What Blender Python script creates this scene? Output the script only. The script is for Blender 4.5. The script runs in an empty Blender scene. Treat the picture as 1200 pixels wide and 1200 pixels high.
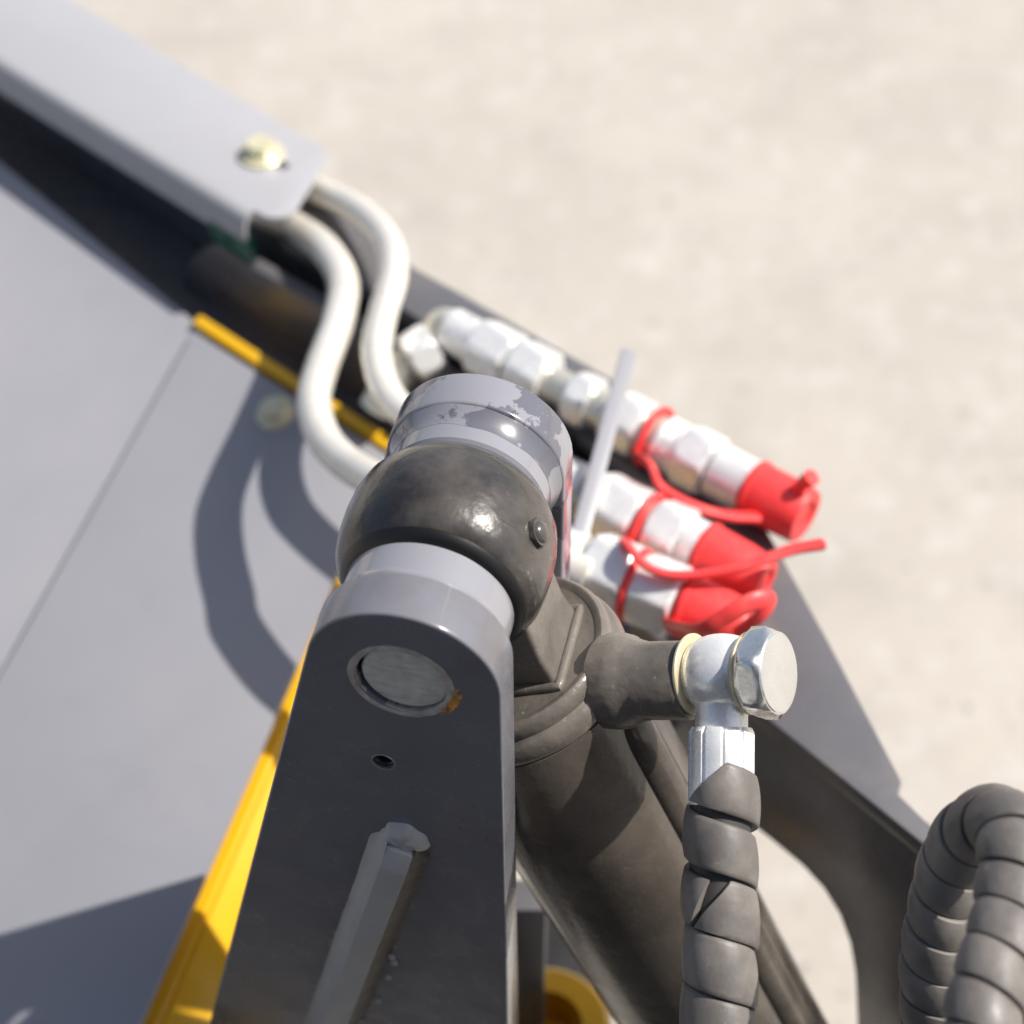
import bpy, bmesh, math, random
import numpy as np
from mathutils import Vector, Matrix

random.seed(7)
rng = np.random.default_rng(7)
scene = bpy.context.scene
COL = scene.collection
V = Vector

# ------------------------------------------------------------------ camera, sky, sun, exposure
PITCH = math.radians(47.0)
CAM_H = 1.95                      # eye height of the photographer above the yard
FPX = 600.0 / math.tan(math.radians(15.0))
cam_d = bpy.data.cameras.new('camera')
cam = bpy.data.objects.new('camera', cam_d)
COL.objects.link(cam)
cam.location = (0, 0, CAM_H)
cam.rotation_euler = (math.pi / 2 - PITCH, 0, 0)
cam_d.sensor_width = 36.0
cam_d.lens = 18.0 / math.tan(math.radians(15.0))
cam_d.clip_start = 0.02
cam_d.clip_end = 500
cam_d.dof.use_dof = True
cam_d.dof.focus_distance = 0.922
cam_d.dof.aperture_fstop = 4.9
cam_d.dof.aperture_blades = 0
scene.camera = cam

CAMO = V((0, 0, CAM_H))
RX = V((1, 0, 0))
UY = V((0, math.sin(PITCH), math.cos(PITCH)))
BZ = V((0, -math.cos(PITCH), math.sin(PITCH)))


def D(x, y, z):                  # direction seen from the photographer's stance -> world
    return RX * x + UY * y + BZ * z


def ray(px, py):
    return D((px - 600) / FPX, -(py - 600) / FPX, -1.0)


def W(px, py, d):                # a point sighted at a measured distance
    return CAMO + ray(px, py) * d


def onplane(px, py, o, n):
    r = ray(px, py)
    return CAMO + r * ((o - CAMO).dot(n) / r.dot(n))


def onz(px, py, z):
    return onplane(px, py, V((0, 0, z)), V((0, 0, 1)))


SUN = D(0.58, 0.56, 0.53).normalized()      # towards the sun
sun_el = math.asin(SUN.z)
sun_az = math.atan2(SUN.x, SUN.y)            # clockwise from +Y
world = bpy.data.worlds.new('World')
scene.world = world
world.use_nodes = True
wn = world.node_tree.nodes
sky = wn.new('ShaderNodeTexSky')
sky.sky_type = 'NISHITA'
sky.sun_disc = False
sky.sun_elevation = sun_el
sky.sun_rotation = sun_az
sky.air_density = 1.0
sky.dust_density = 3.0
wn['Background'].inputs[1].default_value = 0.10
world.node_tree.links.new(sky.outputs[0], wn['Background'].inputs[0])
sl = bpy.data.lights.new('sun', 'SUN')
sl.energy = 4.8
sl.angle = math.radians(0.6)
sl.color = (1.0, 0.95, 0.88)
so = bpy.data.objects.new('sun', sl)
COL.objects.link(so)
so.rotation_euler = (-SUN).to_track_quat('-Z', 'Y').to_euler()
so.location = (2, 0, 4)
vs = scene.view_settings
vs.view_transform = 'Standard'
vs.look = 'None'
vs.exposure = 0.22
vs.gamma = 1.0
vs.use_curve_mapping = False
scene.cycles.use_denoising = True


# ------------------------------------------------------------------ materials
def mat(name, base, rough=0.4, metal=0.0, var=0.06, var_scale=9.0, bump=0.0, bump_scale=120.0, coat=0.0,
        rough_var=0.0, stains=(), spec=0.5, scratch=()):
    """stains: list of (colour, noise scale, low, high, strength)"""
    m = bpy.data.materials.new(name)
    m.use_nodes = True
    nt = m.node_tree
    N, L = nt.nodes, nt.links
    b = N['Principled BSDF']
    b.inputs['Roughness'].default_value = rough
    b.inputs['Metallic'].default_value = metal
    b.inputs['Specular IOR Level'].default_value = spec
    if coat:
        b.inputs['Coat Weight'].default_value = coat
        b.inputs['Coat Roughness'].default_value = 0.12
    tc = N.new('ShaderNodeTexCoord')

    def noise(scale, detail=5.0, rgh=0.55):
        n = N.new('ShaderNodeTexNoise')
        n.inputs['Scale'].default_value = scale
        n.inputs['Detail'].default_value = detail
        n.inputs['Roughness'].default_value = rgh
        L.new(tc.outputs['Object'], n.inputs['Vector'])
        return n

    n1 = noise(var_scale)
    ramp = N.new('ShaderNodeMapRange')
    ramp.inputs[1].default_value = 0.3
    ramp.inputs[2].default_value = 0.7
    ramp.inputs[3].default_value = 1 - var
    ramp.inputs[4].default_value = 1 + var
    L.new(n1.outputs['Fac'], ramp.inputs[0])
    mul = N.new('ShaderNodeMix')
    mul.data_type = 'RGBA'
    mul.blend_type = 'MULTIPLY'
    mul.inputs[0].default_value = 1.0
    mul.inputs[6].default_value = (*base, 1)
    L.new(ramp.outputs[0], mul.inputs[7])
    out = mul.outputs[2]
    for col, sc, lo, hi, st in stains:
        n2 = noise(sc, 6.0, 0.62)
        r2 = N.new('ShaderNodeMapRange')
        r2.inputs[1].default_value = lo
        r2.inputs[2].default_value = hi
        r2.inputs[3].default_value = 0
        r2.inputs[4].default_value = st
        r2.clamp = True
        L.new(n2.outputs['Fac'], r2.inputs[0])
        mx = N.new('ShaderNodeMix')
        mx.data_type = 'RGBA'
        L.new(r2.outputs[0], mx.inputs[0])
        L.new(out, mx.inputs[6])
        mx.inputs[7].default_value = (*col, 1)
        out = mx.outputs[2]
    for col, scl, rot, lo, hi, st in scratch:      # fine scratches: noise stretched along one direction
        mp = N.new('ShaderNodeMapping')
        mp.inputs['Rotation'].default_value = rot
        mp.inputs['Scale'].default_value = scl
        L.new(tc.outputs['Object'], mp.inputs['Vector'])
        ns = N.new('ShaderNodeTexNoise')
        ns.inputs['Scale'].default_value = 1.0
        ns.inputs['Detail'].default_value = 3.0
        L.new(mp.outputs[0], ns.inputs['Vector'])
        rs = N.new('ShaderNodeMapRange')
        rs.inputs[1].default_value = lo
        rs.inputs[2].default_value = hi
        rs.inputs[3].default_value = 0
        rs.inputs[4].default_value = st
        L.new(ns.outputs['Fac'], rs.inputs[0])
        ms = N.new('ShaderNodeMix')
        ms.data_type = 'RGBA'
        L.new(rs.outputs[0], ms.inputs[0])
        L.new(out, ms.inputs[6])
        ms.inputs[7].default_value = (*col, 1)
        out = ms.outputs[2]
    L.new(out, b.inputs['Base Color'])
    if rough_var:
        n3 = noise(var_scale * 3.1, 6.0, 0.6)
        r3 = N.new('ShaderNodeMapRange')
        r3.inputs[1].default_value = 0.3
        r3.inputs[2].default_value = 0.7
        r3.inputs[3].default_value = max(0.03, rough - rough_var)
        r3.inputs[4].default_value = min(1, rough + rough_var)
        L.new(n3.outputs['Fac'], r3.inputs[0])
        L.new(r3.outputs[0], b.inputs['Roughness'])
    if bump:
        n4 = noise(bump_scale, 3.0, 0.5)
        bp = N.new('ShaderNodeBump')
        bp.inputs['Strength'].default_value = bump
        bp.inputs['Distance'].default_value = 0.002
        L.new(n4.outputs['Fac'], bp.inputs['Height'])
        L.new(bp.outputs['Normal'], b.inputs['Normal'])
    return m


DUST = (0.30, 0.26, 0.21)
RUST = (0.32, 0.13, 0.035)
GREY = (0.265, 0.267, 0.296)
M_grey = mat('grey_gloss_paint', GREY, 0.20, var=0.06, bump=0.04, bump_scale=90, coat=0.5, rough_var=0.05,
             stains=[(DUST, 60, 0.60, 0.72, 0.15)])
M_lug = mat('grey_lug_paint', (0.175, 0.177, 0.200), 0.24, var=0.08, var_scale=14, bump=0.06, bump_scale=140, coat=0.2, rough_var=0.09,
            stains=[((0.10, 0.07, 0.05), 11, 0.56, 0.76, 0.45), (DUST, 320, 0.68, 0.73, 0.4), (RUST, 95, 0.73, 0.75, 0.6)],
            scratch=[((0.30, 0.29, 0.28), (14, 14, 900), (0, 1.1, 0), 0.68, 0.72, 0.4)])
M_far = mat('grey_paint_dark_reflections', (0.265, 0.267, 0.296), 0.2, var=0.06, bump=0.08, bump_scale=60, coat=0.4, rough_var=0.06,
            stains=[((0.105, 0.108, 0.135), 26, 0.515, 0.535, 0.85), ((0.045, 0.045, 0.055), 30, 0.63, 0.645, 0.8), (DUST, 240, 0.66, 0.70, 0.4)])  # both dark stains paint in the collar's dark reflections; the last is dust
M_rib = mat('lighter_grey_weld_paint', (0.46, 0.455, 0.45), 0.38, var=0.08, var_scale=30, bump=0.06, rough_var=0.08,
            stains=[((0.30, 0.17, 0.07), 40, 0.66, 0.72, 0.5)])
M_panel = mat('grey_panel_paint', (0.305, 0.307, 0.335), 0.34, var=0.035, var_scale=5, bump=0.02, bump_scale=60, rough_var=0.05,
              stains=[((0.36, 0.35, 0.35), 5, 0.46, 0.72, 0.3), ((0.25, 0.25, 0.275), 16, 0.58, 0.76, 0.25), (DUST, 220, 0.66, 0.72, 0.35)])
M_cover = mat('grey_cover_paint', (0.40, 0.402, 0.42), 0.30, var=0.04, var_scale=6, bump=0.02, rough_var=0.05,
              stains=[(DUST, 10, 0.5, 0.8, 0.2)])
M_arm = mat('dark_grey_arm_paint', (0.115, 0.115, 0.125), 0.30, var=0.08, var_scale=7, bump=0.03, rough_var=0.08,
            stains=[(DUST, 8, 0.45, 0.8, 0.35), ((0.1, 0.1, 0.11), 30, 0.6, 0.7, 0.6)])
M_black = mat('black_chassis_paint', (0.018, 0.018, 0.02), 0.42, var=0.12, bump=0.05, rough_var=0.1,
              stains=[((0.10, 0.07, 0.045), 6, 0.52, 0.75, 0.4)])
M_cyl = mat('black_cylinder_paint', (0.020, 0.018, 0.017), 0.27, var=0.18, var_scale=20, bump=0.25, bump_scale=170, rough_var=0.13, coat=0.35,
            stains=[((0.26, 0.23, 0.20), 10, 0.42, 0.70, 0.48), ((0.26, 0.24, 0.21), 260, 0.66, 0.72, 0.35)])
M_cap = mat('dusty_black_casting', (0.034, 0.031, 0.029), 0.34, var=0.18, var_scale=20, bump=0.22, bump_scale=190, rough_var=0.12, coat=0.15,
            stains=[((0.27, 0.24, 0.205), 13, 0.28, 0.64, 0.62), ((0.36, 0.34, 0.31), 260, 0.64, 0.70, 0.4)])
M_barrel = mat('black_barrel_paint', (0.022, 0.020, 0.018), 0.24, var=0.15, var_scale=12, bump=0.10, bump_scale=240, coat=0.2, rough_var=0.1,
               stains=[((0.25, 0.21, 0.17), 8, 0.34, 0.70, 0.56), ((0.28, 0.25, 0.22), 300, 0.64, 0.70, 0.35)])
M_seal = mat('black_rubber_seal', (0.008, 0.008, 0.008), 0.38, var=0.2)
M_weld_shade = mat('grimy_shaded_weld', (0.085, 0.07, 0.058), 0.5, var=0.25, var_scale=60, bump=0.3, bump_scale=200)  # dark brown puts the right fillet's shade into the colour, with some grime
M_zinc = mat('bright_zinc_plating', (0.90, 0.90, 0.88), 0.33, metal=0.4, var=0.08, var_scale=40, bump=0.06, bump_scale=300, rough_var=0.1,
             stains=[((0.42, 0.42, 0.40), 70, 0.58, 0.72, 0.5)])
M_banjo = mat('bright_plated_fitting', (0.93, 0.93, 0.91), 0.27, metal=0.4, var=0.06, var_scale=60, bump=0.08, bump_scale=260, rough_var=0.1,
              stains=[((0.40, 0.40, 0.39), 60, 0.62, 0.72, 0.45), ((0.5, 0.46, 0.38), 300, 0.68, 0.72, 0.5)])
M_bolt = mat('plated_bolt_steel', (0.80, 0.80, 0.78), 0.24, metal=0.85, var=0.06, var_scale=60, bump=0.06, bump_scale=200, rough_var=0.08,
             stains=[((0.45, 0.44, 0.42), 70, 0.6, 0.72, 0.5)])
M_zinc_old = mat('dull_zinc_plating', (0.66, 0.64, 0.57), 0.36, metal=0.55, var=0.12, var_scale=40, rough_var=0.1,
                 stains=[((0.34, 0.30, 0.20), 45, 0.5, 0.7, 0.5)])
M_pinm = mat('galvanised_pin_end', (0.62, 0.63, 0.60), 0.48, metal=0.25, var=0.16, var_scale=120, bump=0.18, bump_scale=420, rough_var=0.16,
             stains=[((0.78, 0.78, 0.75), 240, 0.55, 0.7, 0.6), ((0.36, 0.36, 0.33), 90, 0.60, 0.7, 0.5)],
             scratch=[((0.88, 0.88, 0.86), (60, 60, 1500), (0, 0.5, 0), 0.60, 0.66, 0.7), ((0.25, 0.25, 0.24), (60, 60, 1300), (0, -0.9, 0), 0.62, 0.68, 0.6)])
M_bare = mat('bare_primed_ring', (0.42, 0.39, 0.36), 0.6, var=0.25, var_scale=160, bump=0.4, bump_scale=400,
             stains=[(RUST, 60, 0.55, 0.62, 0.5)])
M_rust = mat('orange_rust', (0.62, 0.30, 0.07), 0.85, var=0.4, var_scale=300, bump=0.8, bump_scale=600)
M_chrom = mat('yellow_chromate_zinc', (0.86, 0.76, 0.52), 0.32, metal=0.4, var=0.2, var_scale=60, rough_var=0.1,
              stains=[((0.55, 0.62, 0.40), 60, 0.5, 0.62, 0.6), ((0.75, 0.45, 0.42), 80, 0.58, 0.7, 0.5)])
M_yel = mat('yellow_machine_paint', (0.82, 0.455, 0.009), 0.30, var=0.04, var_scale=8, bump=0.02, coat=0.3,
            stains=[(DUST, 30, 0.6, 0.8, 0.2)])
M_pipe = mat('cream_plated_steel_tube', (0.84, 0.80, 0.72), 0.30, metal=0.35, var=0.05, var_scale=20, rough_var=0.06,
             stains=[((0.55, 0.48, 0.36), 35, 0.56, 0.75, 0.4)])
M_red = mat('red_soft_plastic', (0.84, 0.055, 0.055), 0.45, var=0.10, var_scale=40, bump=0.12, bump_scale=150, rough_var=0.08,
            stains=[((0.62, 0.16, 0.13), 45, 0.55, 0.75, 0.5)])
M_rub = mat('grey_spiral_plastic', (0.140, 0.128, 0.118), 0.5, var=0.12, var_scale=30, bump=0.10, bump_scale=240, rough_var=0.08,
            stains=[((0.27, 0.245, 0.22), 30, 0.44, 0.70, 0.6), ((0.06, 0.056, 0.052), 18, 0.55, 0.72, 0.55), ((0.36, 0.33, 0.30), 420, 0.64, 0.70, 0.4)])
M_wash = mat('yellowed_seal_washer', (0.62, 0.55, 0.36), 0.45, metal=0.3, var=0.1)
M_green = mat('green_clip_plastic', (0.01, 0.10, 0.065), 0.35, var=0.1)
M_thread = mat('oily_thread_steel', (0.10, 0.10, 0.10), 0.35, metal=0.7, var=0.2, var_scale=200)


def braid_mat():
    m = mat('black_braided_hose', (0.045, 0.042, 0.04), 0.6, var=0.2, var_scale=90)
    nt = m.node_tree
    N, L = nt.nodes, nt.links
    tc = N.new('ShaderNodeTexCoord')
    w1 = N.new('ShaderNodeTexWave')
    w1.bands_direction = 'DIAGONAL'
    w1.inputs['Scale'].default_value = 520
    L.new(tc.outputs['Object'], w1.inputs[0])
    bp = N.new('ShaderNodeBump')
    bp.inputs['Strength'].default_value = 0.25
    bp.inputs['Distance'].default_value = 0.0006
    L.new(w1.outputs['Fac'], bp.inputs['Height'])
    L.new(bp.outputs[0], N['Principled BSDF'].inputs['Normal'])
    return m


M_braid = braid_mat()
M_ground = mat('pale_concrete', (0.445, 0.41, 0.362), 0.85, var=0.08, var_scale=2.2, bump=0.3, bump_scale=25,
               stains=[((0.33, 0.30, 0.265), 7.5, 0.48, 0.66, 0.45), ((0.56, 0.54, 0.51), 15, 0.52, 0.68, 0.6),
                       ((0.20, 0.18, 0.16), 34, 0.60, 0.68, 0.6), ((0.62, 0.60, 0.57), 48, 0.62, 0.68, 0.6)])


# ------------------------------------------------------------------ object helpers
def finish(me, sharp=38):
    for p in me.polygons:
        p.use_smooth = True
    me.set_sharp_from_angle(angle=math.radians(sharp))


def origin_of(parent):
    o = V((0, 0, 0))
    while parent is not None:
        o += parent.location
        parent = parent.parent
    return o


def obj(name, bm, material, parent=None, loc=None, sharp=38):
    """link a bmesh given in world coordinates as one mesh object"""
    base = origin_of(parent) if parent else (V(loc) if loc is not None else V((0, 0, 0)))
    bmesh.ops.recalc_face_normals(bm, faces=bm.faces)
    bmesh.ops.translate(bm, verts=bm.verts, vec=-base)
    me = bpy.data.meshes.new(name)
    bm.to_mesh(me)
    bm.free()
    finish(me, sharp)
    me.materials.append(material)
    o = bpy.data.objects.new(name, me)
    COL.objects.link(o)
    if parent:
        o.parent = parent
    elif loc is not None:
        o.location = loc
    return o


def thing(name, label, cat, loc, group=None):
    o = bpy.data.objects.new(name, None)
    o.empty_display_size = 0.02
    COL.objects.link(o)
    o.location = loc
    o['label'] = label
    o['category'] = cat
    if group:
        o['group'] = group
    return o


def tag(o, label, cat, group=None):
    o['label'] = label
    o['category'] = cat
    if group:
        o['group'] = group
    return o


def basis(axis, hint=None):
    a = V(axis).normalized()
    h = V(hint) if hint is not None else (V((0, 0, 1)) if abs(a.z) < 0.9 else V((1, 0, 0)))
    u = (h - a * h.dot(a)).normalized()
    return a, u, a.cross(u)


def lathe(o, axis, prof, seg=64, hint=None, bm=None, closed=False, wob=0.0):
    """prof: (t along axis, radius); ends are capped when radius 0 or left open"""
    bm = bm or bmesh.new()
    a, u, v = basis(axis, hint)
    rings = []
    for k, (t, r) in enumerate(prof):
        if r < 1e-6:
            rings.append([bm.verts.new(o + a * t)])
        else:
            rings.append([bm.verts.new(o + a * t + (u * math.cos(2 * math.pi * i / seg) + v * math.sin(2 * math.pi * i / seg)) *
                                       (r * (1 + wob * (math.sin(i * 1.7 + k) * .5 + math.sin(i * .61 + 2 * k) * .5)))) for i in range(seg)])
    pairs = list(zip(rings, rings[1:]))
    if closed:
        pairs.append((rings[-1], rings[0]))
    for A, B in pairs:
        if len(A) == 1 and len(B) == 1:
            continue
        for i in range(seg):
            j = (i + 1) % seg
            if len(A) == 1:
                bm.faces.new((A[0], B[i], B[j]))
            elif len(B) == 1:
                bm.faces.new((A[i], A[j], B[0]))
            else:
                bm.faces.new((A[i], A[j], B[j], B[i]))
    return bm


def smooth_path(pts, n=14):
    P = [V(p) for p in pts]
    P = [P[0] * 2 - P[1]] + P + [P[-1] * 2 - P[-2]]
    out = []
    for i in range(1, len(P) - 2):
        p0, p1, p2, p3 = P[i - 1:i + 3]
        for k in range(n):
            t = k / n
            out.append(0.5 * ((2 * p1) + (p2 - p0) * t + (2 * p0 - 5 * p1 + 4 * p2 - p3) * t * t + (3 * p1 - p0 - 3 * p2 + p3) * t ** 3))
    out.append(P[-2])
    return out


def frames(path, hint=None):
    T = []
    for i in range(len(path)):
        T.append((path[min(i + 1, len(path) - 1)] - path[max(i - 1, 0)]).normalized())
    _, u, _ = basis(T[0], hint)
    F = []
    for t in T:
        u = (u - t * u.dot(t)).normalized()
        F.append((t, u, t.cross(u)))
    return F


def tube(path, rad, seg=20, cap=True, bm=None, flat=None, hint=None):
    """rad: number or list; flat=(ru, rv) makes an oval strap"""
    bm = bm or bmesh.new()
    F = frames(path, hint)
    rings = []
    for k, p in enumerate(path):
        r = rad[k] if isinstance(rad, (list, tuple)) else rad
        t, u, v = F[k]
        fu, fv = flat if flat else (1, 1)
        rings.append([bm.verts.new(p + u * (math.cos(2 * math.pi * i / seg) * r * fu) + v * (math.sin(2 * math.pi * i / seg) * r * fv)) for i in range(seg)])
    for A, B in zip(rings, rings[1:]):
        for i in range(seg):
            bm.faces.new((A[i], A[(i + 1) % seg], B[(i + 1) % seg], B[i]))
    if cap:
        bm.faces.new(rings[0])
        bm.faces.new(rings[-1])
    return bm


def bevel_sharp(bm, off, seg=2, ang=30):
    if off <= 0:
        return bm
    bmesh.ops.recalc_face_normals(bm, faces=bm.faces)
    es = [e for e in bm.edges if len(e.link_faces) == 2 and e.calc_face_angle(0) > math.radians(ang)]
    bmesh.ops.bevel(bm, geom=es, offset=off, segments=seg, profile=0.6, affect='EDGES', clamp_overlap=True)
    return bm


def prism(pts, ext, bevel=0.0, seg=2, bm=None):
    """pts: planar outline (world), ext: extrusion vector"""
    new = bmesh.new()
    A = [new.verts.new(V(p)) for p in pts]
    B = [new.verts.new(V(p) + ext) for p in pts]
    new.faces.new(A)
    new.faces.new(B[::-1])
    n = len(pts)
    for i in range(n):
        j = (i + 1) % n
        new.faces.new((A[i], A[j], B[j], B[i]))
    bevel_sharp(new, bevel, seg)
    if bm is None:
        return new
    me = bpy.data.meshes.new('tmp')
    new.to_mesh(me)
    new.free()
    bm.from_mesh(me)
    bpy.data.meshes.remove(me)
    return bm


def box(c, ax, ay, az, bevel=0.001, seg=2):
    """c centre, half extents as vectors"""
    pts = [c - ax - ay - az, c + ax - ay - az, c + ax + ay - az, c - ax + ay - az]
    return prism(pts, az * 2, bevel, seg)


def hexbody(o, axis, flats, height, hint=None, ch=0.12, seg=60, hole=0.0):
    """hex nut or bolt head with turned chamfers at both ends"""
    bm = bmesh.new()
    a, u, v = basis(axis, hint)
    ap = flats / 2

    def rhex(th):
        k = (th + math.pi / 6) % (math.pi / 3) - math.pi / 6
        return ap / math.cos(k)
    rings = []
    cz = ap * ch
    for t, lim in ((0, ap * 0.985), (cz * .55, ap * 1.075), (cz, 9), (height - cz, 9), (height - cz * .55, ap * 1.075), (height, ap * 0.985)):
        rings.append([bm.verts.new(o + a * t + (u * math.cos(th) + v * math.sin(th)) * min(rhex(th), lim))
                      for th in (2 * math.pi * i / seg for i in range(seg))])
    for A, B in zip(rings, rings[1:]):
        for i in range(seg):
            bm.faces.new((A[i], A[(i + 1) % seg], B[(i + 1) % seg], B[i]))
    bm.faces.new(rings[0])
    bm.faces.new(rings[-1])
    return bm


def cut(o, cutters):
    """boolean-subtract bmeshes (world coordinates) from an object, applied for good"""
    base = origin_of(o)
    for bmc in cutters:
        bmesh.ops.recalc_face_normals(bmc, faces=bmc.faces)
        bmesh.ops.translate(bmc, verts=bmc.verts, vec=-base)
        me = bpy.data.meshes.new('cut')
        bmc.to_mesh(me)
        bmc.free()
        c = bpy.data.objects.new('cut', me)
        COL.objects.link(c)
        c.location = base
        md = o.modifiers.new('b', 'BOOLEAN')
        md.operation = 'DIFFERENCE'
        md.solver = 'EXACT'
        md.object = c
        bpy.context.view_layer.update()
        dg = bpy.context.evaluated_depsgraph_get()
        res = bpy.data.meshes.new_from_object(o.evaluated_get(dg))
        o.modifiers.clear()
        old = o.data
        o.data = res
        bpy.data.meshes.remove(old)
        bpy.data.objects.remove(c)
        bpy.data.meshes.remove(me)
    finish(o.data)
    return o


def weld_bead(path, r, seg=12, ripple=0.22, pitch=0.004):
    """a run of weld with the scalloped ripples of the torch"""
    d = 0.0
    rad = []
    for i, p in enumerate(path):
        if i:
            d += (p - path[i - 1]).length
        ph = (d / pitch) % 1.0
        rad.append(r * (1 + 0.35 * ripple * (0.5 - abs(ph - 0.5)) + 0.05 * math.sin(d * 310)))
    return tube(path, rad, seg)


def resample(path, step):
    out = [path[0]]
    acc = 0.0
    for a, b in zip(path, path[1:]):
        L = (b - a).length
        t = step - acc
        while t <= L:
            out.append(a.lerp(b, t / L))
            t += step
        acc = (acc + L) % step if L else acc
    return out


# ------------------------------------------------------------------ the ground
bm = bmesh.new()
bmesh.ops.create_grid(bm, x_segments=40, y_segments=40, size=60)
ground = obj('ground', bm, M_ground)
ground['kind'] = 'structure'

# ------------------------------------------------------------------ axes of the pivot
ZT = CAM_H - 0.955                       # height of the loader arm's top plate
EB = V((0.741, -0.672, 0)).normalized()  # along the arm, towards the front right
EN = V((-0.672, -0.741, 0)).normalized()  # across the arm, towards the photographer
UP = V((0, 0, 1))
PA = V((0.225, 0.974, 0)).normalized()   # the pin
P0 = W(472, 798, 0.86)                   # centre of its near end
PE1 = V((PA.y, -PA.x, 0))
EYE = P0 + PA * 0.082
CA = D(0.375, -0.70, -0.607)             # down the cylinder
CA = (CA - PA * CA.dot(PA)).normalized()
QA = PA.cross(CA)
if QA.x < 0:
    QA = -QA                             # the port boss points this way

# panel: three sighted points give its plane
pa, pb, pc = W(300, 430, 1.485), W(470, 535, 1.42), W(100, 1150, 1.275)
PN = (pb - pa).cross(pc - pa).normalized()
if PN.dot(BZ) < 0:
    PN = -PN


def onp(px, py, h=0.0):
    return onplane(px, py, pa + PN * h, PN)


# ------------------------------------------------------------------ loader arm (far frame)
arm = thing('loader_arm', 'dark grey steel loader arm behind the couplings, ending in a curved bracket at right', 'loader arm', onz(740, 480, ZT - 0.25))
outer = [(330, 205), (400, 247), (455, 292), (490, 316), (538, 342), (720, 446), (837, 513), (880, 546), (897, 617), (971, 751), (1057, 915), (1053, 930), (1104, 980)]
inner = [(1097, 1001), (890, 834), (800, 757), (846, 640), (760, 566), (480, 366), (330, 280)]
obj('top_plate', prism([onz(x, y, ZT) for x, y in outer + inner], UP * -0.014, 0.002), M_arm, arm)
# upright web under the inner edge of the right-hand bracket
wa, wb = onz(890, 834, ZT), onz(1097, 1001, ZT)
wd = (wb - wa).normalized()
wnrm = wd.cross(UP).normalized()
if wnrm.dot(BZ) < 0:
    wnrm = -wnrm


def onw(px, py):
    return onplane(px, py, wa - wnrm * 0.003, wnrm)


t0 = onw(740, 712)
t1 = onw(1180, 1068)
t0.z = t1.z = ZT - 0.0145
web_pts = [t0, t1] + [onw(x, y) for x, y in ((1230, 1290), (1008, 1290), (1004, 1190), (1002, 1140), (996, 1105), (984, 1072), (965, 1041), (940, 1014),
                                            (905, 985), (850, 942), (740, 850))]
obj('bracket_web', prism(web_pts, -wnrm * 0.02, 0.0012), M_arm, arm)
# back web of the channel below the top plate's inner edge
b0, b1 = onz(330, 282, ZT - 0.0145), onz(846, 640, ZT - 0.0145)
b0 += -EN * 0.006
b1 = b0 + EB * (b1 - b0).dot(EB)
obj('back_web', prism([b0 - EB * 0.5, b1, b1 - UP * 0.16, b0 - EB * 0.5 - UP * 0.16], -EN * 0.012, 0.001), M_arm, arm)
# channel floor
f0 = b0 - UP * 0.075
obj('channel_floor', prism([f0 - EB * 0.5, f0 + EB * 0.50, f0 + EB * 0.50 + EN * 0.13, f0 - EB * 0.5 + EN * 0.13], UP * -0.01, 0.001), M_arm, arm)
# inner side plate with rounded corner and slot
ipn = EN
ip0 = W(300, 350, 1.555) + EN * 0.012


def oni(px, py):
    return onplane(px, py, ip0, ipn)


ip_pts = [oni(x, y) for x, y in ((196, 372), (214, 325), (222, 306), (233, 294), (248, 290), (266, 296), (480, 418), (640, 512), (700, 640), (470, 600), (300, 490), (185, 420))]
ipo = obj('side_plate', prism(ip_pts, -ipn * 0.012, 0.002), M_arm, arm)
slot = []
for cx, cy, s in ((262, 352, 0), (372, 416, 1)):
    c = oni(cx, cy)
    for k in range(9):
        th = math.pi / 2 + math.pi * k / 8 + math.pi * s
        slot.append(c + EB * (math.cos(th) * 0.010) + UP * (math.sin(th) * 0.010) + ipn * 0.004)
slot_pts = slot
cut(ipo, [prism(slot_pts, -ipn * 0.009)])
# beam recess running away to the left, its shade painted as black
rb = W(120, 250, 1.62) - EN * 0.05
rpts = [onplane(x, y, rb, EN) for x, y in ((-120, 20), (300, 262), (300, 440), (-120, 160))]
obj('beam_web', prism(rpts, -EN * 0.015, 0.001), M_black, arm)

# ------------------------------------------------------------------ sheet metal cover top left
ZC = ZT + 0.036
cover = thing('tube_cover', 'pale grey folded sheet cover over the steel tubes at upper left', 'cover', onz(240, 130, ZC - 0.06))


def rounded(pts, rads, n=6):
    out = []
    for i, p in enumerate(pts):
        r = rads[i]
        if r <= 0:
            out.append(p)
            continue
        a = (pts[i - 1] - p).normalized()
        b = (pts[(i + 1) % len(pts)] - p).normalized()
        half = math.acos(max(-1, min(1, a.dot(b)))) / 2
        d = r / math.tan(half)
        c = p + (a + b).normalized() * (r / math.sin(half))
        s, e = p + a * d - c, p + b * d - c
        for k in range(n + 1):
            t = k / n
            q = (s * (1 - t) + e * t)
            out.append(c + q.normalized() * r)
    return out


c_out0 = onz(80, -2, ZC)
c_out1 = onz(388, 177, ZC)
c_in1 = onz(333, 268, ZC)
# square the cover up on the arm's axes
wdt = (c_in1 - c_out1).dot(EN)
c_in1 = c_out1 + EN * wdt + EB * (c_in1 - c_out1).dot(EB)
top_pts = [c_out1 - EB * 0.75, c_out1, c_in1, c_out1 + EN * wdt - EB * 0.75]
top_pts = rounded(top_pts, [0, 0.009, 0.016, 0])
TH = 0.004
obj('top_sheet', prism(top_pts, UP * -TH, 0.0012), M_cover, cover)
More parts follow.
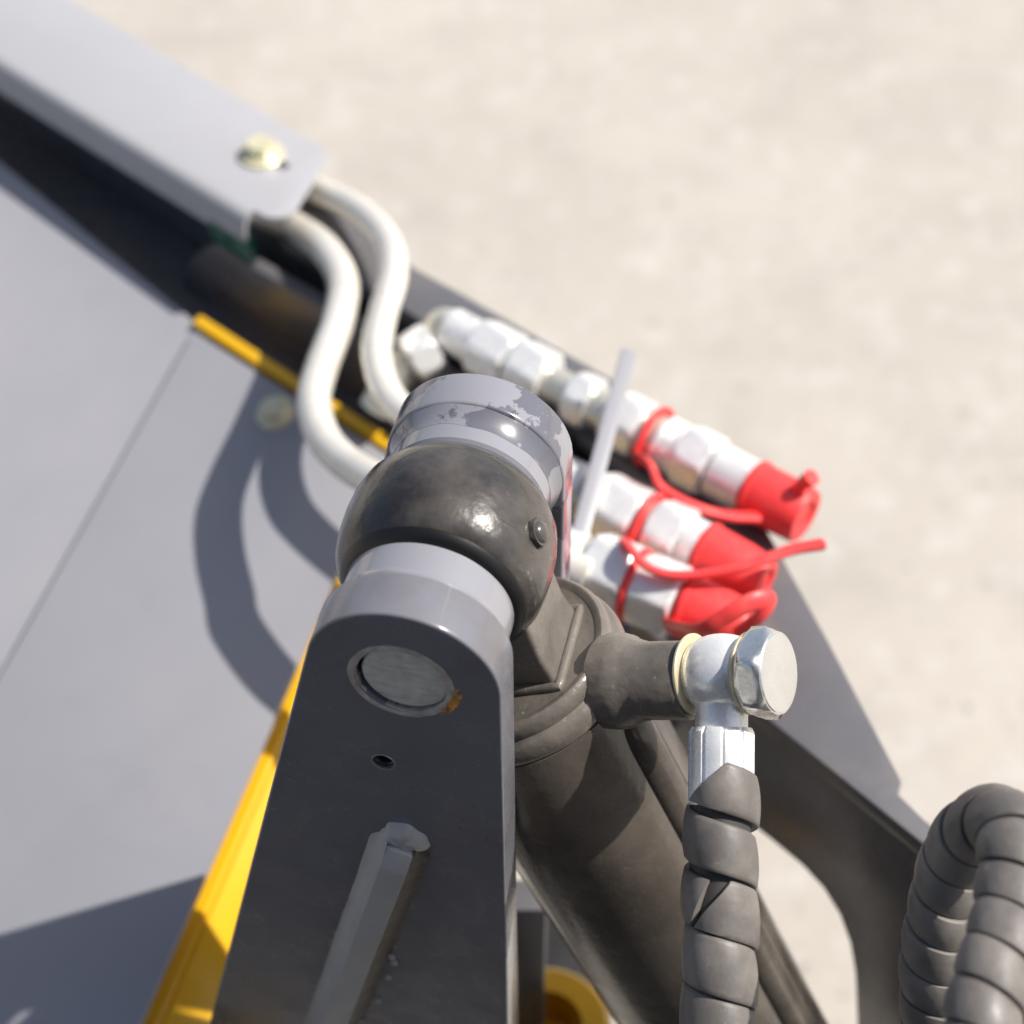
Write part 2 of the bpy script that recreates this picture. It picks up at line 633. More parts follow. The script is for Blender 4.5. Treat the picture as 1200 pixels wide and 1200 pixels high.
# folded lip: quarter-round fold then a drop
lip = bmesh.new()
prof = []
for k in range(7):
    th = math.pi / 2 * k / 6
    prof.append((0.012 * math.sin(th), -0.012 + 0.012 * math.cos(th)))
prof.append((0.012, -0.031))
lo = c_out1 + EN * wdt + UP * 0.0003
for off, zz in ((0, 0),):
    rows = []
    for s in (-0.75, (c_in1 - c_out1).dot(EB) - 0.034):
        rows.append([lip.verts.new(lo + EB * s + EN * (a - 0.0002) + UP * z) for a, z in prof] +
                    [lip.verts.new(lo + EB * s + EN * (a - 0.003) + UP * max(z - 0.003, -0.031)) for a, z in prof[::-1]])
    n = len(rows[0])
    for i in range(n):
        lip.faces.new((rows[0][i], rows[0][(i + 1) % n], rows[1][(i + 1) % n], rows[1][i]))
    lip.faces.new(rows[0])
    lip.faces.new(rows[1])
obj('folded_lip', lip, M_cover, cover, sharp=50)


def flange_bolt(parent, name, o, axis, r, mtl, spin=0.0):
    """flanged hex bolt head with washer"""
    a, u, v = basis(axis)
    w = obj(name, lathe(o, axis, [(0, 0), (0, r * 1.75), (r * .16, r * 1.75), (r * .22, r * 1.68), (r * .24, 0)], 40), mtl, parent)
    h = u * math.cos(spin) + v * math.sin(spin)
    obj('hex_head', hexbody(o + a * r * 0.26, a, r * 2.0, r * 0.95, h, 0.2, 48), mtl, w)
    obj('flange', lathe(o + a * r * .24, axis, [(0, 0), (0, r * 1.32), (r * .12, r * 1.30), (r * .3, r * 1.05), (r * .3, 0)], 40), mtl, w)
    return w


flange_bolt(cover, 'bolt', onz(306, 182, ZC + 0.0004), UP, 0.0105, M_chrom, 0.3)
# slot that the bolt sits in, showing as a dark gap beside its washer
slot_c = onz(330, 193, ZC)
sp = []
for s in (0, 1):
    for k in range(9):
        th = math.pi / 2 + math.pi * k / 8 + math.pi * s
        sp.append(slot_c + EB * (math.cos(th) * 0.0042 + (0.003 if s else -0.02)) + EN * (math.sin(th) * 0.0042) + UP * 0.003)
cut([c for c in cover.children if c.name.startswith('top_sheet')][0], [prism(sp, UP * -0.012)])
# green clip tucked under the cover
g = W(272, 279, 1.505)
gc = thing('cable_clip', 'small dark green plastic clip under the end of the pale cover', 'clip', g - UP * 0.01)
obj('clip_body', box(g, EB * 0.023, EN * 0.004, UP * 0.011, 0.0015), M_green, gc)
obj('clip_stud', lathe(g + EN * 0.004 + EB * 0.0, EN, [(0, 0.0035), (0.002, 0.0035), (0.0028, 0.0025), (0.0028, 0)], 16), M_green, gc)

# ------------------------------------------------------------------ sloping panel and yellow frame
panel = thing('deck_panel', 'smooth blue-grey sloping steel deck left of the pivot, with a lap seam', 'panel', onp(150, 1100, -0.02))
TL = 0.003
right_pts = [onp(x, y, 0) for x, y in ((227, 392), (460, 541), (520, 580), (420, 660), (396, 706), (172, 1214), (120, 1330), (-330, 1330))]
# lap seam: (222,400) -> (-330, 1330) roughly
right_pts[-1] = onp(-300, 1330)
right_pts = [onp(x, y, 0) for x, y in ((227, 388), (460, 537), (500, 580), (396, 668), (166, 1196), (99, 1350), (-314, 1350))]
obj('sheet', prism(right_pts, -PN * 0.006, 0.0008), M_panel, panel)
left_pts = [onp(x, y, -0.0062) for x, y in ((-160, 60), (0, 190), (232, 380), (240, 404), (-300, 1360), (-900, 1360), (-900, 60))]
obj('sheet', prism(left_pts, -PN * 0.006, 0.0008), M_panel, panel)
flange_bolt(panel, 'bolt', onp(323, 484, 0.0003), PN, 0.0088, M_chrom, 0.1)

frame = thing('yellow_chassis', 'bright yellow painted steel frame edging the grey sloping deck', 'chassis', onp(420, 600, -0.12))
e0, e1 = onp(224, 379, 0.0), onp(520, 571, 0.0)
ed = (e1 - e0).normalized()
ein = PN.cross(ed).normalized()
if ein.dot(UY) < 0:
    ein = -ein
obj('rear_edge', prism([e0 + ein * 0.001, e1 + ein * 0.001, e1 + ein * 0.0105, e0 + ein * 0.0105], -PN * 0.06, 0.0012), M_yel, frame)
s0, s1 = onp(420, 655, 0), onp(90, 1400, 0)
sd = (s1 - s0).normalized()
sn = PN.cross(sd).normalized()
if sn.x < 0:
    sn = -sn
YD = -0.024          # the rail lies below the deck's edge
s0, s1 = onp(410, 650, YD), onp(75, 1418, YD)
sd = (s1 - s0).normalized()
sn = PN.cross(sd).normalized()
if sn.x < 0:
    sn = -sn
obj('side_rail', prism([s0 + sn * -0.012, s1 + sn * -0.012, s1 + sn * 0.0090, s0 + sn * 0.0090], -PN * 0.05, 0.003, 3), M_yel, frame)
q0, q1 = s0 + sn * 0.0105, s1 + sn * 0.0105
obj('side_plate', prism([q0 - PN * 0.004, q1 - PN * 0.004, q1 + sn * 0.07 - PN * 0.055, q0 + sn * 0.02 - PN * 0.055], -(PN * 0.6 + sn * 0.6) * 0.02, 0.001), M_yel, frame)

# ------------------------------------------------------------------ pivot bracket: two lug plates, collars, rib
br = thing('pivot_bracket', 'dark grey twin-plate pivot bracket with rounded top gripping the pin', 'bracket', P0 + PA * 0.08 - UP * 0.42)
RL = 0.0455


def tangent(c2, r, p2, side):
    d = math.hypot(p2[0] - c2[0], p2[1] - c2[1])
    base = math.atan2(p2[1] - c2[1], p2[0] - c2[0])
    return base + side * math.acos(r / d)


def lug_outline(t, left_px, right_px, R=RL):
    c = P0 + PA * t

    def to2(p):
        return ((p - c).dot(PE1), (p - c).dot(UP))
    o = P0 + PA * 0.0
    L2 = to2(onplane(*left_px, o, PA) + PA * t)
    R2 = to2(onplane(*right_px, o, PA) + PA * t)
    aL = tangent((0, 0), R, L2, -1)
    aR = tangent((0, 0), R, R2, 1)
    while aL < aR:
        aL += 2 * math.pi
    pts = [R2] + [(R * math.cos(aR + (aL - aR) * k / 40), R * math.sin(aR + (aL - aR) * k / 40)) for k in range(41)] + [L2]
    return [c + PE1 * x + UP * y for x, y in pts]


near_pts = lug_outline(0.0, (229, 1262), (597, 1262))
near = obj('lug_plate', prism(near_pts, PA * 0.025, 0.0016, 3), M_lug, br)
far_pts = lug_outline(0.136, (276, 1160), (593, 1110))
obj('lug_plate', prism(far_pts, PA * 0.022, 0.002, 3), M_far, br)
# pin hole with a roughly chamfered, bare rim, and the tapped hole below
TH_C = onplane(449, 893, P0, PA)
cut(near, [lathe(P0 + PA * -0.004, PA, [(0, 0), (0, 0.0228), (0.034, 0.0228), (0.034, 0)], 64),
           lathe(TH_C + PA * -0.004, PA, [(0, 0), (0, 0.0052), (0.02, 0.0052), (0.02, 0)], 32)])
obj('hole_rim', lathe(P0 - PE1 * 0.0010 - UP * 0.0011, PA, [(0.0004, 0.0214), (-0.0005, 0.0226), (-0.0006, 0.0240), (0.0002, 0.0254), (0.003, 0.0232), (0.014, 0.0220)], 72, closed=True, wob=0.012), M_bare, br)
# threads of the tapped hole
helix = [TH_C + PA * (0.0004 + 0.0016 * k / 24) + (PE1 * math.cos(2 * math.pi * k / 24) + UP * math.sin(2 * math.pi * k / 24)) * 0.0051 for k in range(24 * 6)]
obj('thread', tube(helix, 0.00055, 6), M_thread, br)
obj('thread_rim', lathe(TH_C, PA, [(-0.0002, 0.0053), (-0.0003, 0.0061), (0.0004, 0.0063), (0.001, 0.0053)], 32, closed=True, wob=0.02), M_grey, br)
# rust crumbs at the rim
bmr = bmesh.new()
for k in range(70):
    th = random.gauss(-0.38, 0.17)
    rr = random.uniform(0.0236, 0.0268)
    p = P0 + PE1 * (rr * math.cos(th)) + UP * (rr * math.sin(th)) - PA * 0.0002
    bmesh.ops.create_icosphere(bmr, subdivisions=1, radius=random.uniform(0.0005, 0.0014),
                               matrix=Matrix.Translation(p) @ Matrix.Rotation(random.random() * 3, 4, 'X') @ Matrix.Diagonal((1.2, 0.6, 1, 1)))
ru = obj('rust_crumbs', bmr, M_rust, br)
ru['kind'] = 'stuff'
# collars welded to the inside of both plates
obj('collar', lathe(P0, PA, [(0.0255, 0.0225), (0.0255, 0.0405), (0.0475, 0.0405), (0.0490, 0.039), (0.0490, 0.0225)], 96, closed=True), M_grey, br)
obj('collar', lathe(P0, PA, [(0.1355, 0.0225), (0.1355, 0.0405), (0.1170, 0.0405), (0.1155, 0.039), (0.1155, 0.0225)], 96, closed=True), M_grey, br)
# painted-over weld between plate and collar
def ring_fillet(t_in, r_in, t_out, r_out):
    """uneven painted-over fillet from collar to plate edge"""
    bmf = bmesh.new()
    rows = []
    n = 180
    for k in range(n):
        th = 2 * math.pi * k / n
        j1 = 0.0008 * math.sin(th * 3 + 1) + 0.0003 * math.sin(th * 11)
        j2 = 0.0003 * math.sin(th * 4) + 0.00012 * math.sin(th * 13 + 2)
        e = PE1 * math.cos(th) + UP * math.sin(th)
        row = []
        for m in range(7):
            q = m / 6
            t = t_in + j1 * (1 - q) + (t_out - t_in - (j1 * (1 - q) if False else 0)) * q
            r = r_in + (r_out + j2 - r_in) * (q ** 1.6) + 0.0002
            row.append(bmf.verts.new(P0 + PA * t + e * r))
        rows.append(row)
    for k in range(n):
        A, B = rows[k], rows[(k + 1) % n]
        for m in range(6):
            bmf.faces.new((A[m], A[m + 1], B[m + 1], B[m]))
    return bmf


obj('weld', ring_fillet(0.0320, 0.0404, 0.0248, 0.0432), M_grey, br)
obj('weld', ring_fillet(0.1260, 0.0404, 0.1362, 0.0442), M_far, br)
# flat-bar rib with its fillet welds
r0, r1 = onplane(473, 984, P0, PA), onplane(367, 1264, P0, PA)
rd = (r1 - r0).normalized()
rw = rd.cross(PA).normalized()
if rw.x < 0:
    rw = -rw
HW = 0.0070
rib_bm = bmesh.new()
cs = []
for t, hgt in ((0.0, 0.001), (0.0, 0.0105), (0.012, 0.0145), ((r1 - r0).length, 0.0145)):
    pass
sect = lambda p, h: [p - rw * HW + PA * 0.002, p - rw * HW - PA * h, p + rw * HW - PA * h, p + rw * HW + PA * 0.002]
rows = []
for t, h in ((0.0, 0.0080), (0.013, 0.0120), ((r1 - r0).length, 0.0120)):
    rows.append([rib_bm.verts.new(q) for q in sect(r0 + rd * t, h)])
for A, B in zip(rows, rows[1:]):
    for i in range(4):
        rib_bm.faces.new((A[i], A[(i + 1) % 4], B[(i + 1) % 4], B[i]))
rib_bm.faces.new(rows[0])
rib_bm.faces.new(rows[-1])
bevel_sharp(rib_bm, 0.0009, 2, 12)
obj('rib', rib_bm, M_rib, br, sharp=25)


def fillet(pA, pB, offs, wface, wplate, name, mtl):
    """ragged fillet weld between rib flank (offs direction) and plate"""
    n = 90
    bmf = bmesh.new()
    prev = None
    Lw = (pB - pA).length
    for k in range(n + 1):
        s = Lw * k / n
        p = pA.lerp(pB, k / n)
        j = (1 + 0.012 * math.sin(s * 220) + 0.02 * math.sin(s * 61 + 1)) * min(1.0, 0.35 + s / 0.012)
        hh = wface * (1 + 0.05 * math.sin(s * 300 + .5))
        ww = wplate * j
        row = []
        for m in range(6):
            t = m / 5
            q = p + offs * (ww * (t ** 1.35)) - PA * (hh * ((1 - t) ** 1.35))
            row.append(bmf.verts.new(q))
        if prev:
            for a in range(5):
                bmf.faces.new((prev[a], prev[a + 1], row[a + 1], row[a]))
        prev = row
    return obj(name, bmf, mtl, br, sharp=60)


fillet(r0 - rw * HW + rd * -0.003, r1 - rw * HW, -rw, 0.0085, 0.0095, 'weld', M_rib)
fillet(r0 + rw * HW + rd * -0.002, r1 + rw * HW, rw, 0.0070, 0.0085, 'weld', M_weld_shade)
# weld blob round the rib's top end
eb = bmesh.new()
ctr = r0 - rd * 0.004
prev = None
NB = 44
for m, (rr, hh) in enumerate(((1.0, -0.0008), (0.90, 0.0022), (0.74, 0.0042), (0.55, 0.0055), (0.30, 0.0058), (0.0, 0.0055))):
    if rr == 0:
        tip = eb.verts.new(ctr - PA * hh)
        for i in range(NB):
            eb.faces.new((prev[i], prev[(i + 1) % NB], tip))
        break
    row = []
    for i in range(NB):
        th = 2 * math.pi * i / NB
        w = 1 + 0.07 * math.sin(3 * th + 1) + 0.05 * math.sin(7 * th)
        dh = 0.0006 * math.sin(4 * th + m) * (1 if m > 1 else 0)
        row.append(eb.verts.new(ctr + rw * (math.cos(th) * 0.0128 * rr * w) + rd * (math.sin(th) * 0.0105 * rr * w) - PA * (hh + dh)))
    if prev:
        for i in range(NB):
            eb.faces.new((prev[i], prev[(i + 1) % NB], row[(i + 1) % NB], row[i]))
    prev = row
obj('weld', eb, M_rib, br, sharp=40)
# spatter
for k in range(6):
    s = random.uniform(0.02, (r1 - r0).length * 0.8)
    p = r0 + rd * s + rw * (HW + random.uniform(0.006, 0.012))
    obj('weld_spatter', lathe(p + PA * 0.0005, -PA, [(0, 0.0026), (0.001, 0.0023), (0.0018, 0.0011), (0.002, 0)], 12, wob=0.2), M_rib, br)

# ------------------------------------------------------------------ pivot pin
pin = thing('pivot_pin', 'round scratched steel pin end set in the front lug plate', 'pin', P0 + PA * 0.08)
obj('pin_shaft', lathe(P0 + PE1 * 0.0009 + UP * 0.0006, PA, [(0.0012, 0), (0.0012, 0.0196), (0.0022, 0.0206), (0.154, 0.0206), (0.156, 0.019), (0.156, 0)], 96), M_pinm, pin)

# ------------------------------------------------------------------ hydraulic cylinder
cy = thing('hydraulic_cylinder', 'dusty black hydraulic cylinder hanging from the pin by its ball eye', 'cylinder', EYE + CA * 0.62)
ey_prof = [(-0.0300, 0.0300), (-0.0300, 0.0430), (-0.0285, 0.0452), (-0.0245, 0.0482), (-0.0185, 0.0505), (-0.009, 0.0516), (0.0, 0.0519),
           (0.009, 0.0514), (0.018, 0.0497), (0.0245, 0.0466), (0.029, 0.0432), (0.032, 0.0405), (0.033, 0.0392), (0.033, 0.0300)]
obj('eye', lathe(EYE, PA, ey_prof, 128, closed=True), M_cyl, cy, sharp=50)
obj('seal', lathe(EYE, PA, [(-0.0335, 0.0262), (-0.0335, 0.0372), (-0.0352, 0.0378), (-0.0355, 0.0392), (-0.0342, 0.0402), (-0.0338, 0.0412), (-0.0318, 0.0440), (-0.0292, 0.0452), (-0.0275, 0.0445), (-0.0275, 0.0262)], 96, closed=True), M_seal, cy)  # outer rim widened over the eye's chamfer to paint its shade black
obj('seal', lathe(EYE, PA, [(0.0340, 0.0262), (0.0338, 0.0372), (0.0320, 0.0380), (0.030, 0.0380), (0.030, 0.0262)], 96, closed=True), M_seal, cy)
# casting ridge across the eye
pth = []
for k in range(60):
    th = 0.35 + 1.05 * k / 59
    pth.append(EYE + PA * (-0.0135 + 0.002 * math.sin(th * 3)) + PE1 * (0.0504 * math.cos(th)) + UP * (0.0504 * math.sin(th)))
obj('casting_ridge', tube(pth, [0.0010 * math.sin(math.pi * (k + .5) / 60) for k in range(60)], 8), M_cyl, cy)
# grease nipple boss on the right
gd = (onplane(640, 622, EYE - PA * 0.004, PA) - (EYE - PA * 0.004)).normalized()
go = EYE - PA * 0.004 + gd * 0.0490
gn = obj('grease_nipple', hexbody(go - gd * 0.0012, gd, 0.0135, 0.0062, PA, 0.35, 36), M_cyl, cy)
obj('nipple_tip', lathe(go + gd * 0.0050, gd, [(0, 0.0055), (0.0012, 0.0048), (0.0022, 0.0030), (0.0026, 0)], 20), M_cyl, gn)
# neck between eye and end cap
nk = bmesh.new()
rows = []
for t, ha, hq in ((0.030, 0.0235, 0.034), (0.060, 0.0235, 0.031), (0.088, 0.0250, 0.033)):
    c = EYE + CA * t
    rows.append([nk.verts.new(c + PA * (ha * a) + QA * (hq * q)) for a, q in ((-1, -1), (-1, 1), (1, 1), (1, -1))])
for A, B in zip(rows, rows[1:]):
    for i in range(4):
        nk.faces.new((A[i], A[(i + 1) % 4], B[(i + 1) % 4], B[i]))
nk.faces.new(rows[0])
nk.faces.new(rows[-1])
bevel_sharp(nk, 0.003, 3, 30)
obj('neck', nk, M_cap, cy)
# end cap, barrel
obj('end_cap', lathe(EYE, CA, [(0.080, 0), (0.0772, 0.0455), (0.0770, 0.0468), (0.0756, 0.0484), (0.0754, 0.0503), (0.0766, 0.0521), (0.0792, 0.0532), (0.0830, 0.0534), (0.0850, 0.0528), (0.0860, 0.0534), (0.0866, 0.0549), (0.0890, 0.0564), (0.0925, 0.0571), (0.0960, 0.0569), (0.0985, 0.0561), (0.1000, 0.0549), (0.1030, 0)], 128), M_cap, cy)
obj('barrel', lathe(EYE, CA, [(0.0998, 0.03), (0.0998, 0.0562), (0.58, 0.0562), (0.58, 0.03)], 128), M_barrel, cy)


# weld round the neck foot
nw = []
loop = [(-1, -1), (-1, 1), (1, 1), (1, -1), (-1, -1)]
for (a0, q0_), (a1, q1_) in zip(loop, loop[1:]):
    for k in range(24):
        t = k / 24
        nw.append(EYE + CA * 0.0768 + PA * (0.0256 * (a0 + (a1 - a0) * t)) + QA * (0.0336 * (q0_ + (q1_ - q0_) * t)))
nw.append(nw[0])
obj('weld', weld_bead(nw, 0.0026, 10, 0.1, 0.005), M_cap, cy)
# port boss
BO = EYE + CA * 0.1
QB = D(0.82, 0.06, 0.57).normalized()
boss = obj('port_boss', lathe(BO, QB, [(0.045, 0), (0.045, 0.0192), (0.0957, 0.0192), (0.0971, 0.0182), (0.0971, 0)], 64), M_cap, cy)
obj('weld', lathe(BO, QB, [(0.050, 0.0238), (0.0590, 0.0238), (0.0625, 0.0230), (0.0655, 0.0214), (0.0685, 0.0201), (0.073, 0.0192)], 72, wob=0.012), M_cap, boss)
# oil tube along the barrel
td = (QA * 0.975 - PA * 0.22).normalized()
tp = smooth_path([EYE + CA * 0.115 + td * 0.046, EYE + CA * 0.130 + td * 0.0500, EYE + CA * 0.155 + td * 0.0508, EYE + CA * 0.24 + td * 0.0508, EYE + CA * 0.58 + td * 0.0508], 10)
obj('oil_tube', tube(tp, 0.0125, 24), M_barrel, cy)

# ------------------------------------------------------------------ hose with banjo fitting
HD = D(0.0, -1.0, 0.0)
HD = D(-0.02, -0.985, 0.134)
HD = (HD - QB * HD.dot(QB)).normalized()
BC = BO + QB * 0.1135 - HD * 0.003
h1 = thing('hydraulic_hose', 'spiral-wrapped hydraulic hose with shiny banjo fitting bolted to the cylinder port', 'hose', BC + HD * 0.2)
RB = 0.0192
prof = [(-0.0142, 0.008), (-0.0142, 0.0150)]
for k in range(17):
    t = -0.0132 + 0.0264 * k / 16
    prof.append((t, math.sqrt(max(RB ** 2 - (t * 0.80) ** 2, 0)) - (0.0009 if k in (0, 16) else 0)))
prof += [(0.0142, 0.0150), (0.0142, 0.008)]
obj('banjo', lathe(BC, QB, prof, 72, closed=True), M_banjo, h1)
for s in (-0.0153, 0.0153):
    obj('washer', lathe(BC + QB * s, QB, [(-0.0011, 0.008), (-0.0011, 0.0190), (-0.0005, 0.0196), (0.0005, 0.0196), (0.0011, 0.0190), (0.0011, 0.008)], 60, closed=True), M_wash, h1)
bolt = obj('banjo_bolt', hexbody(BC + QB * 0.0165, QB, 0.0395, 0.0135, HD * 0.6 + PA, 0.16, 60), M_bolt, h1)
obj('bolt_face', lathe(BC + QB * 0.0299, QB, [(0, 0.0190), (0.0006, 0.0186), (0.0008, 0.0180), (0.0008, 0)], 60), M_bolt, bolt)
obj('stem', lathe(BC, HD, [(0.013, 0.0135), (0.018, 0.0125), (0.030, 0.0125), (0.036, 0.0130), (0.038, 0.010)], 48), M_banjo, h1)
# crimped ferrule with flutes
fer = bmesh.new()
a_, u_, v_ = basis(HD)
rows = []
for t, r, fl in ((0.0255, 0.0100, 0), (0.0255, 0.0142, 0.2), (0.028, 0.0156, 1), (0.040, 0.0156, 1), (0.050, 0.0156, 1), (0.060, 0.0156, 1), (0.062, 0.0150, 0.3), (0.062, 0.010, 0)):
    row = []
    for i in range(160):
        th = 2 * math.pi * i / 160
        ph = (i % 16) / 16
        g = 0.0011 * fl * (1 if ph < 0.16 else 0)
        row.append(fer.verts.new(BC + a_ * t + (u_ * math.cos(th) + v_ * math.sin(th)) * (r - g)))
    rows.append(row)
for A, B in zip(rows, rows[1:]):
    for i in range(160):
        fer.faces.new((A[i], A[(i + 1) % 160], B[(i + 1) % 160], B[i]))
obj('ferrule', fer, M_banjo, h1, sharp=30)
hose_path = [BC + HD * t for t in np.linspace(0.036, 0.235, 50)]
obj('hose_core', tube(hose_path, 0.0142, 32), M_braid, h1)


def guard(path, r, s0, th0, th1, pitch, width, hint, wstart=None, wend=None, thick=0.0022, bulge=0.0024, pitchf=None, lift=0.0008, hand=-1):
    """one run of spiral guard: a helical plastic band with bulging cross-section"""
    # arc-length lookup
    acc = [0.0]
    for a, b in zip(path, path[1:]):
        acc.append(acc[-1] + (b - a).length)
    F = frames(path, hint)
    acc = np.array(acc)

    def at(s):
        s = min(max(s, 0), acc[-1] - 1e-6)
        i = int(np.searchsorted(acc, s, 'right') - 1)
        i = min(i, len(path) - 2)
        t = (s - acc[i]) / (acc[i + 1] - acc[i])
        c = path[i].lerp(path[i + 1], t)
        u = F[i][1].lerp(F[i + 1][1], t).normalized()
        v = F[i][2].lerp(F[i + 1][2], t).normalized()
        return c, u, v
    bm = bmesh.new()
    n = int((th1 - th0) / (2 * math.pi) * 64)
    prev = None
    vc = [0, .03, .1, .22, .36, .5, .64, .78, .9, .97, 1]
    for k in range(n + 1):
        th = th0 + (th1 - th0) * k / n
        sc = s0 + (pitchf(th - th0) if pitchf else pitch * (th - th0) / (2 * math.pi))
        lo, hi = 0.0, 1.0
        if wstart:
            lo, hi = wstart(th - th0, lo, hi)
        if wend:
            lo, hi = wend(th1 - th, lo, hi)
        row = []
        wob = 0.0004 * math.sin(th * 1.3) + 0.0003 * math.sin(th * 2.9 + 1)
        for v in vc:
            vv = lo + (hi - lo) * v
            s = sc + (vv - 0.5) * width
            R = r + thick + bulge * (1 - abs(2 * vv - 1) ** 2.2) + lift * vv + wob
            if v in (0, 1):
                R -= 0.0006
            c, uu, w = at(s)
            row.append(bm.verts.new(c + (uu * math.cos(th) + w * (hand * math.sin(th))) * R))
        for v in (1.0, 0.0):
            vv = lo + (hi - lo) * v
            c, uu, w = at(sc + (vv - 0.5) * width)
            row.append(bm.verts.new(c + (uu * math.cos(th) + w * (hand * math.sin(th))) * (r + 0.0002)))
        if prev:
            for a in range(len(row)):
                b = (a + 1) % len(row)
                bm.faces.new((prev[a], prev[b], row[b], row[a]))
        else:
            bm.faces.new(row)
        prev = row
    bm.faces.new(prev)
    return bm



def taper(width_ang):
    def f(t, lo, hi):
        if t < width_ang:
            k = t / width_ang
            return (lo, lo + (hi - lo) * max(k, 0.02))
        return (lo, hi)
    return f


def taper_lo(width_ang):
    def f(t, lo, hi):
        if t < width_ang:
            k = t / width_ang
            return (hi - (hi - lo) * max(k, 0.02), hi)
        return (lo, hi)
    return f


GUARD_DIR = D(1, 0, 0)
obj('spiral_guard', guard(hose_path, 0.0142, 0.0122, 3.5, 3.5 + 2 * math.pi * 2.12, 0.0283, 0.0238, GUARD_DIR, taper_lo(1.25), taper(0.55), bulge=0.0013, lift=0.0010), M_rub, h1)
obj('spiral_guard', guard(hose_path, 0.0142, 0.0688, 3.8, 3.8 + 2 * math.pi * 4.3, 0.0275, 0.0268, GUARD_DIR, taper_lo(1.1), None, bulge=0.0013, lift=0.0010), M_rub, h1)

# ------------------------------------------------------------------ looped hose at lower right
lp = [W(1120, 1330, 0.93), W(1098, 1220, 0.90), W(1097, 1130, 0.882), W(1108, 1050, 0.868), W(1132, 985, 0.852), W(1166, 962, 0.832), W(1190, 990, 0.812),
      W(1186, 1060, 0.796), W(1168, 1130, 0.782), W(1150, 1200, 0.77), W(1135, 1300, 0.755)]
lpath = smooth_path(lp, 14)
h2 = thing('hydraulic_hose', 'second spiral-wrapped hose bending over in a tight loop at lower right', 'hose', lp[0])
obj('hose_core', tube(lpath, 0.0125, 28), M_braid, h2)
tot = sum((b - a).length for a, b in zip(lpath, lpath[1:]))
nturn = tot / 0.0180
obj('spiral_guard', guard(lpath, 0.0125, 0.004, 0, 2 * math.pi * (nturn - 0.6), 0.0180, 0.0176, D(1, 0, 0), bulge=0.0012, lift=0.0010), M_rub, h2)

# ------------------------------------------------------------------ cream steel tubes
def px_path(pts, n=12):
    return smooth_path([W(*p) for p in pts], n)


t1 = px_path([(200, 190, 1.62), (300, 245, 1.555), (345, 266, 1.52), (381, 292, 1.475), (402, 331, 1.440), (396, 378, 1.404), (377, 430, 1.378), (368, 472, 1.358), (380, 514, 1.334), (410, 545, 1.306),
              (450, 567, 1.275), (560, 618, 1.225), (690, 676, 1.20)])
o = obj('steel_tube', tube(t1, 0.0123, 28), M_pipe, loc=W(364, 470, 1.36))
tag(o, 'thick cream steel tube making an S-bend nearest the grey deck', 'steel tube', 'bent steel tubes')
t2 = px_path([(260, 170, 1.62), (340, 208, 1.555), (385, 228, 1.52), (425, 250, 1.48), (454, 282, 1.445), (461, 322, 1.415), (449, 368, 1.392), (441, 412, 1.37), (452, 456, 1.35), (482, 489, 1.332),
              (560, 530, 1.30), (672, 585, 1.265)])
o = obj('steel_tube', tube(t2, 0.0110, 28), M_pipe, loc=W(438, 410, 1.375))
tag(o, 'thinner cream steel tube making an S-bend next to the couplings', 'steel tube', 'bent steel tubes')

# ------------------------------------------------------------------ quick couplings with red caps
def coupling(label, A, B, parts):
    """A, B: world axis points; parts: list of (kind, s0, s1, size)"""
    ax = (B - A).normalized()
    L = (B - A).length
    c = thing('hydraulic_coupling', label, 'coupling', A.lerp(B, 0.5) - UP * 0.02, 'hydraulic quick couplings')
    for kind, a, b, sz in parts:
        sz *= 1.08
        p = A + ax * (L * a)
        ln = L * (b - a)
        if kind == 'hex':
            obj('hex_nut', hexbody(p, ax, sz, ln, UP * 0.8 + ax.cross(UP) * 0.35, 0.16, 48), M_zinc, c)
        elif kind == 'cyl':
            obj('sleeve', lathe(p, ax, [(0, 0), (0, sz / 2 - 0.001), (0.001, sz / 2), (ln - 0.001, sz / 2), (ln, sz / 2 - 0.001), (ln, 0)], 40), M_zinc, c)
        elif kind == 'knurl':
            pr = [(0, 0)]
            n = max(3, int(ln / 0.005))
            for k in range(n):
                q = ln * k / n
                pr += [(q + 0.0004, sz / 2 - 0.0012), (q + ln / n * .3, sz / 2), (q + ln / n * .8, sz / 2)]
            pr += [(ln, sz / 2 - 0.0012), (ln, 0)]
            obj('sleeve', lathe(p, ax, pr, 40), M_zinc, c)
        elif kind == 'neck':
            obj('neck', lathe(p, ax, [(0, 0), (0, sz / 2), (ln, sz / 2), (ln, 0)], 32), M_zinc_old, c)
    return c, ax, L


def dust_cap(label, o, ax, r0, r1, ln, ring_c, ring_r, strap_pts, tab_pts, wall=0.0):
    d = thing('dust_cap', label, 'dust cap', o, 'red dust caps')
    obj('cap_body', lathe(o, ax, [(0, 0), (0, r0 * .97), (0.0015, r0), (0.004, r0), (0.005, r0 * .95), (ln * .6, (r0 + r1) / 2), (ln - 0.002, r1), (ln, r1 * .94), (ln, r1 * .6), (ln - .002, r1 * .5), (ln - .002, 0)], 48), M_red, d)
    if ring_c is not None:
        _, u, v = basis(ax)
        rp = [ring_c + (u * math.cos(2 * math.pi * k / 40) + v * math.sin(2 * math.pi * k / 40)) * ring_r for k in range(41)]
        obj('strap_ring', tube(rp, 0.0028, 12, False, flat=(1.0, 1.0)), M_red, d)
    if strap_pts:
        sp_ = smooth_path(strap_pts, 10)
        ns_ = len(sp_)
        obj('strap', tube(sp_, [0.0044 + 0.0030 * (k / ns_) ** 1.5 for k in range(ns_)], 14, True, flat=(0.55, 1.1), hint=ax.cross(UP)), M_red, d)
    if tab_pts:
        pth = smooth_path(tab_pts, 10)
        n = len(pth)
        obj('pull_tab', tube(pth, [0.0040 + 0.0022 * (k / n) ** 2 for k in range(n)], 12, True), M_red, d)
    return d


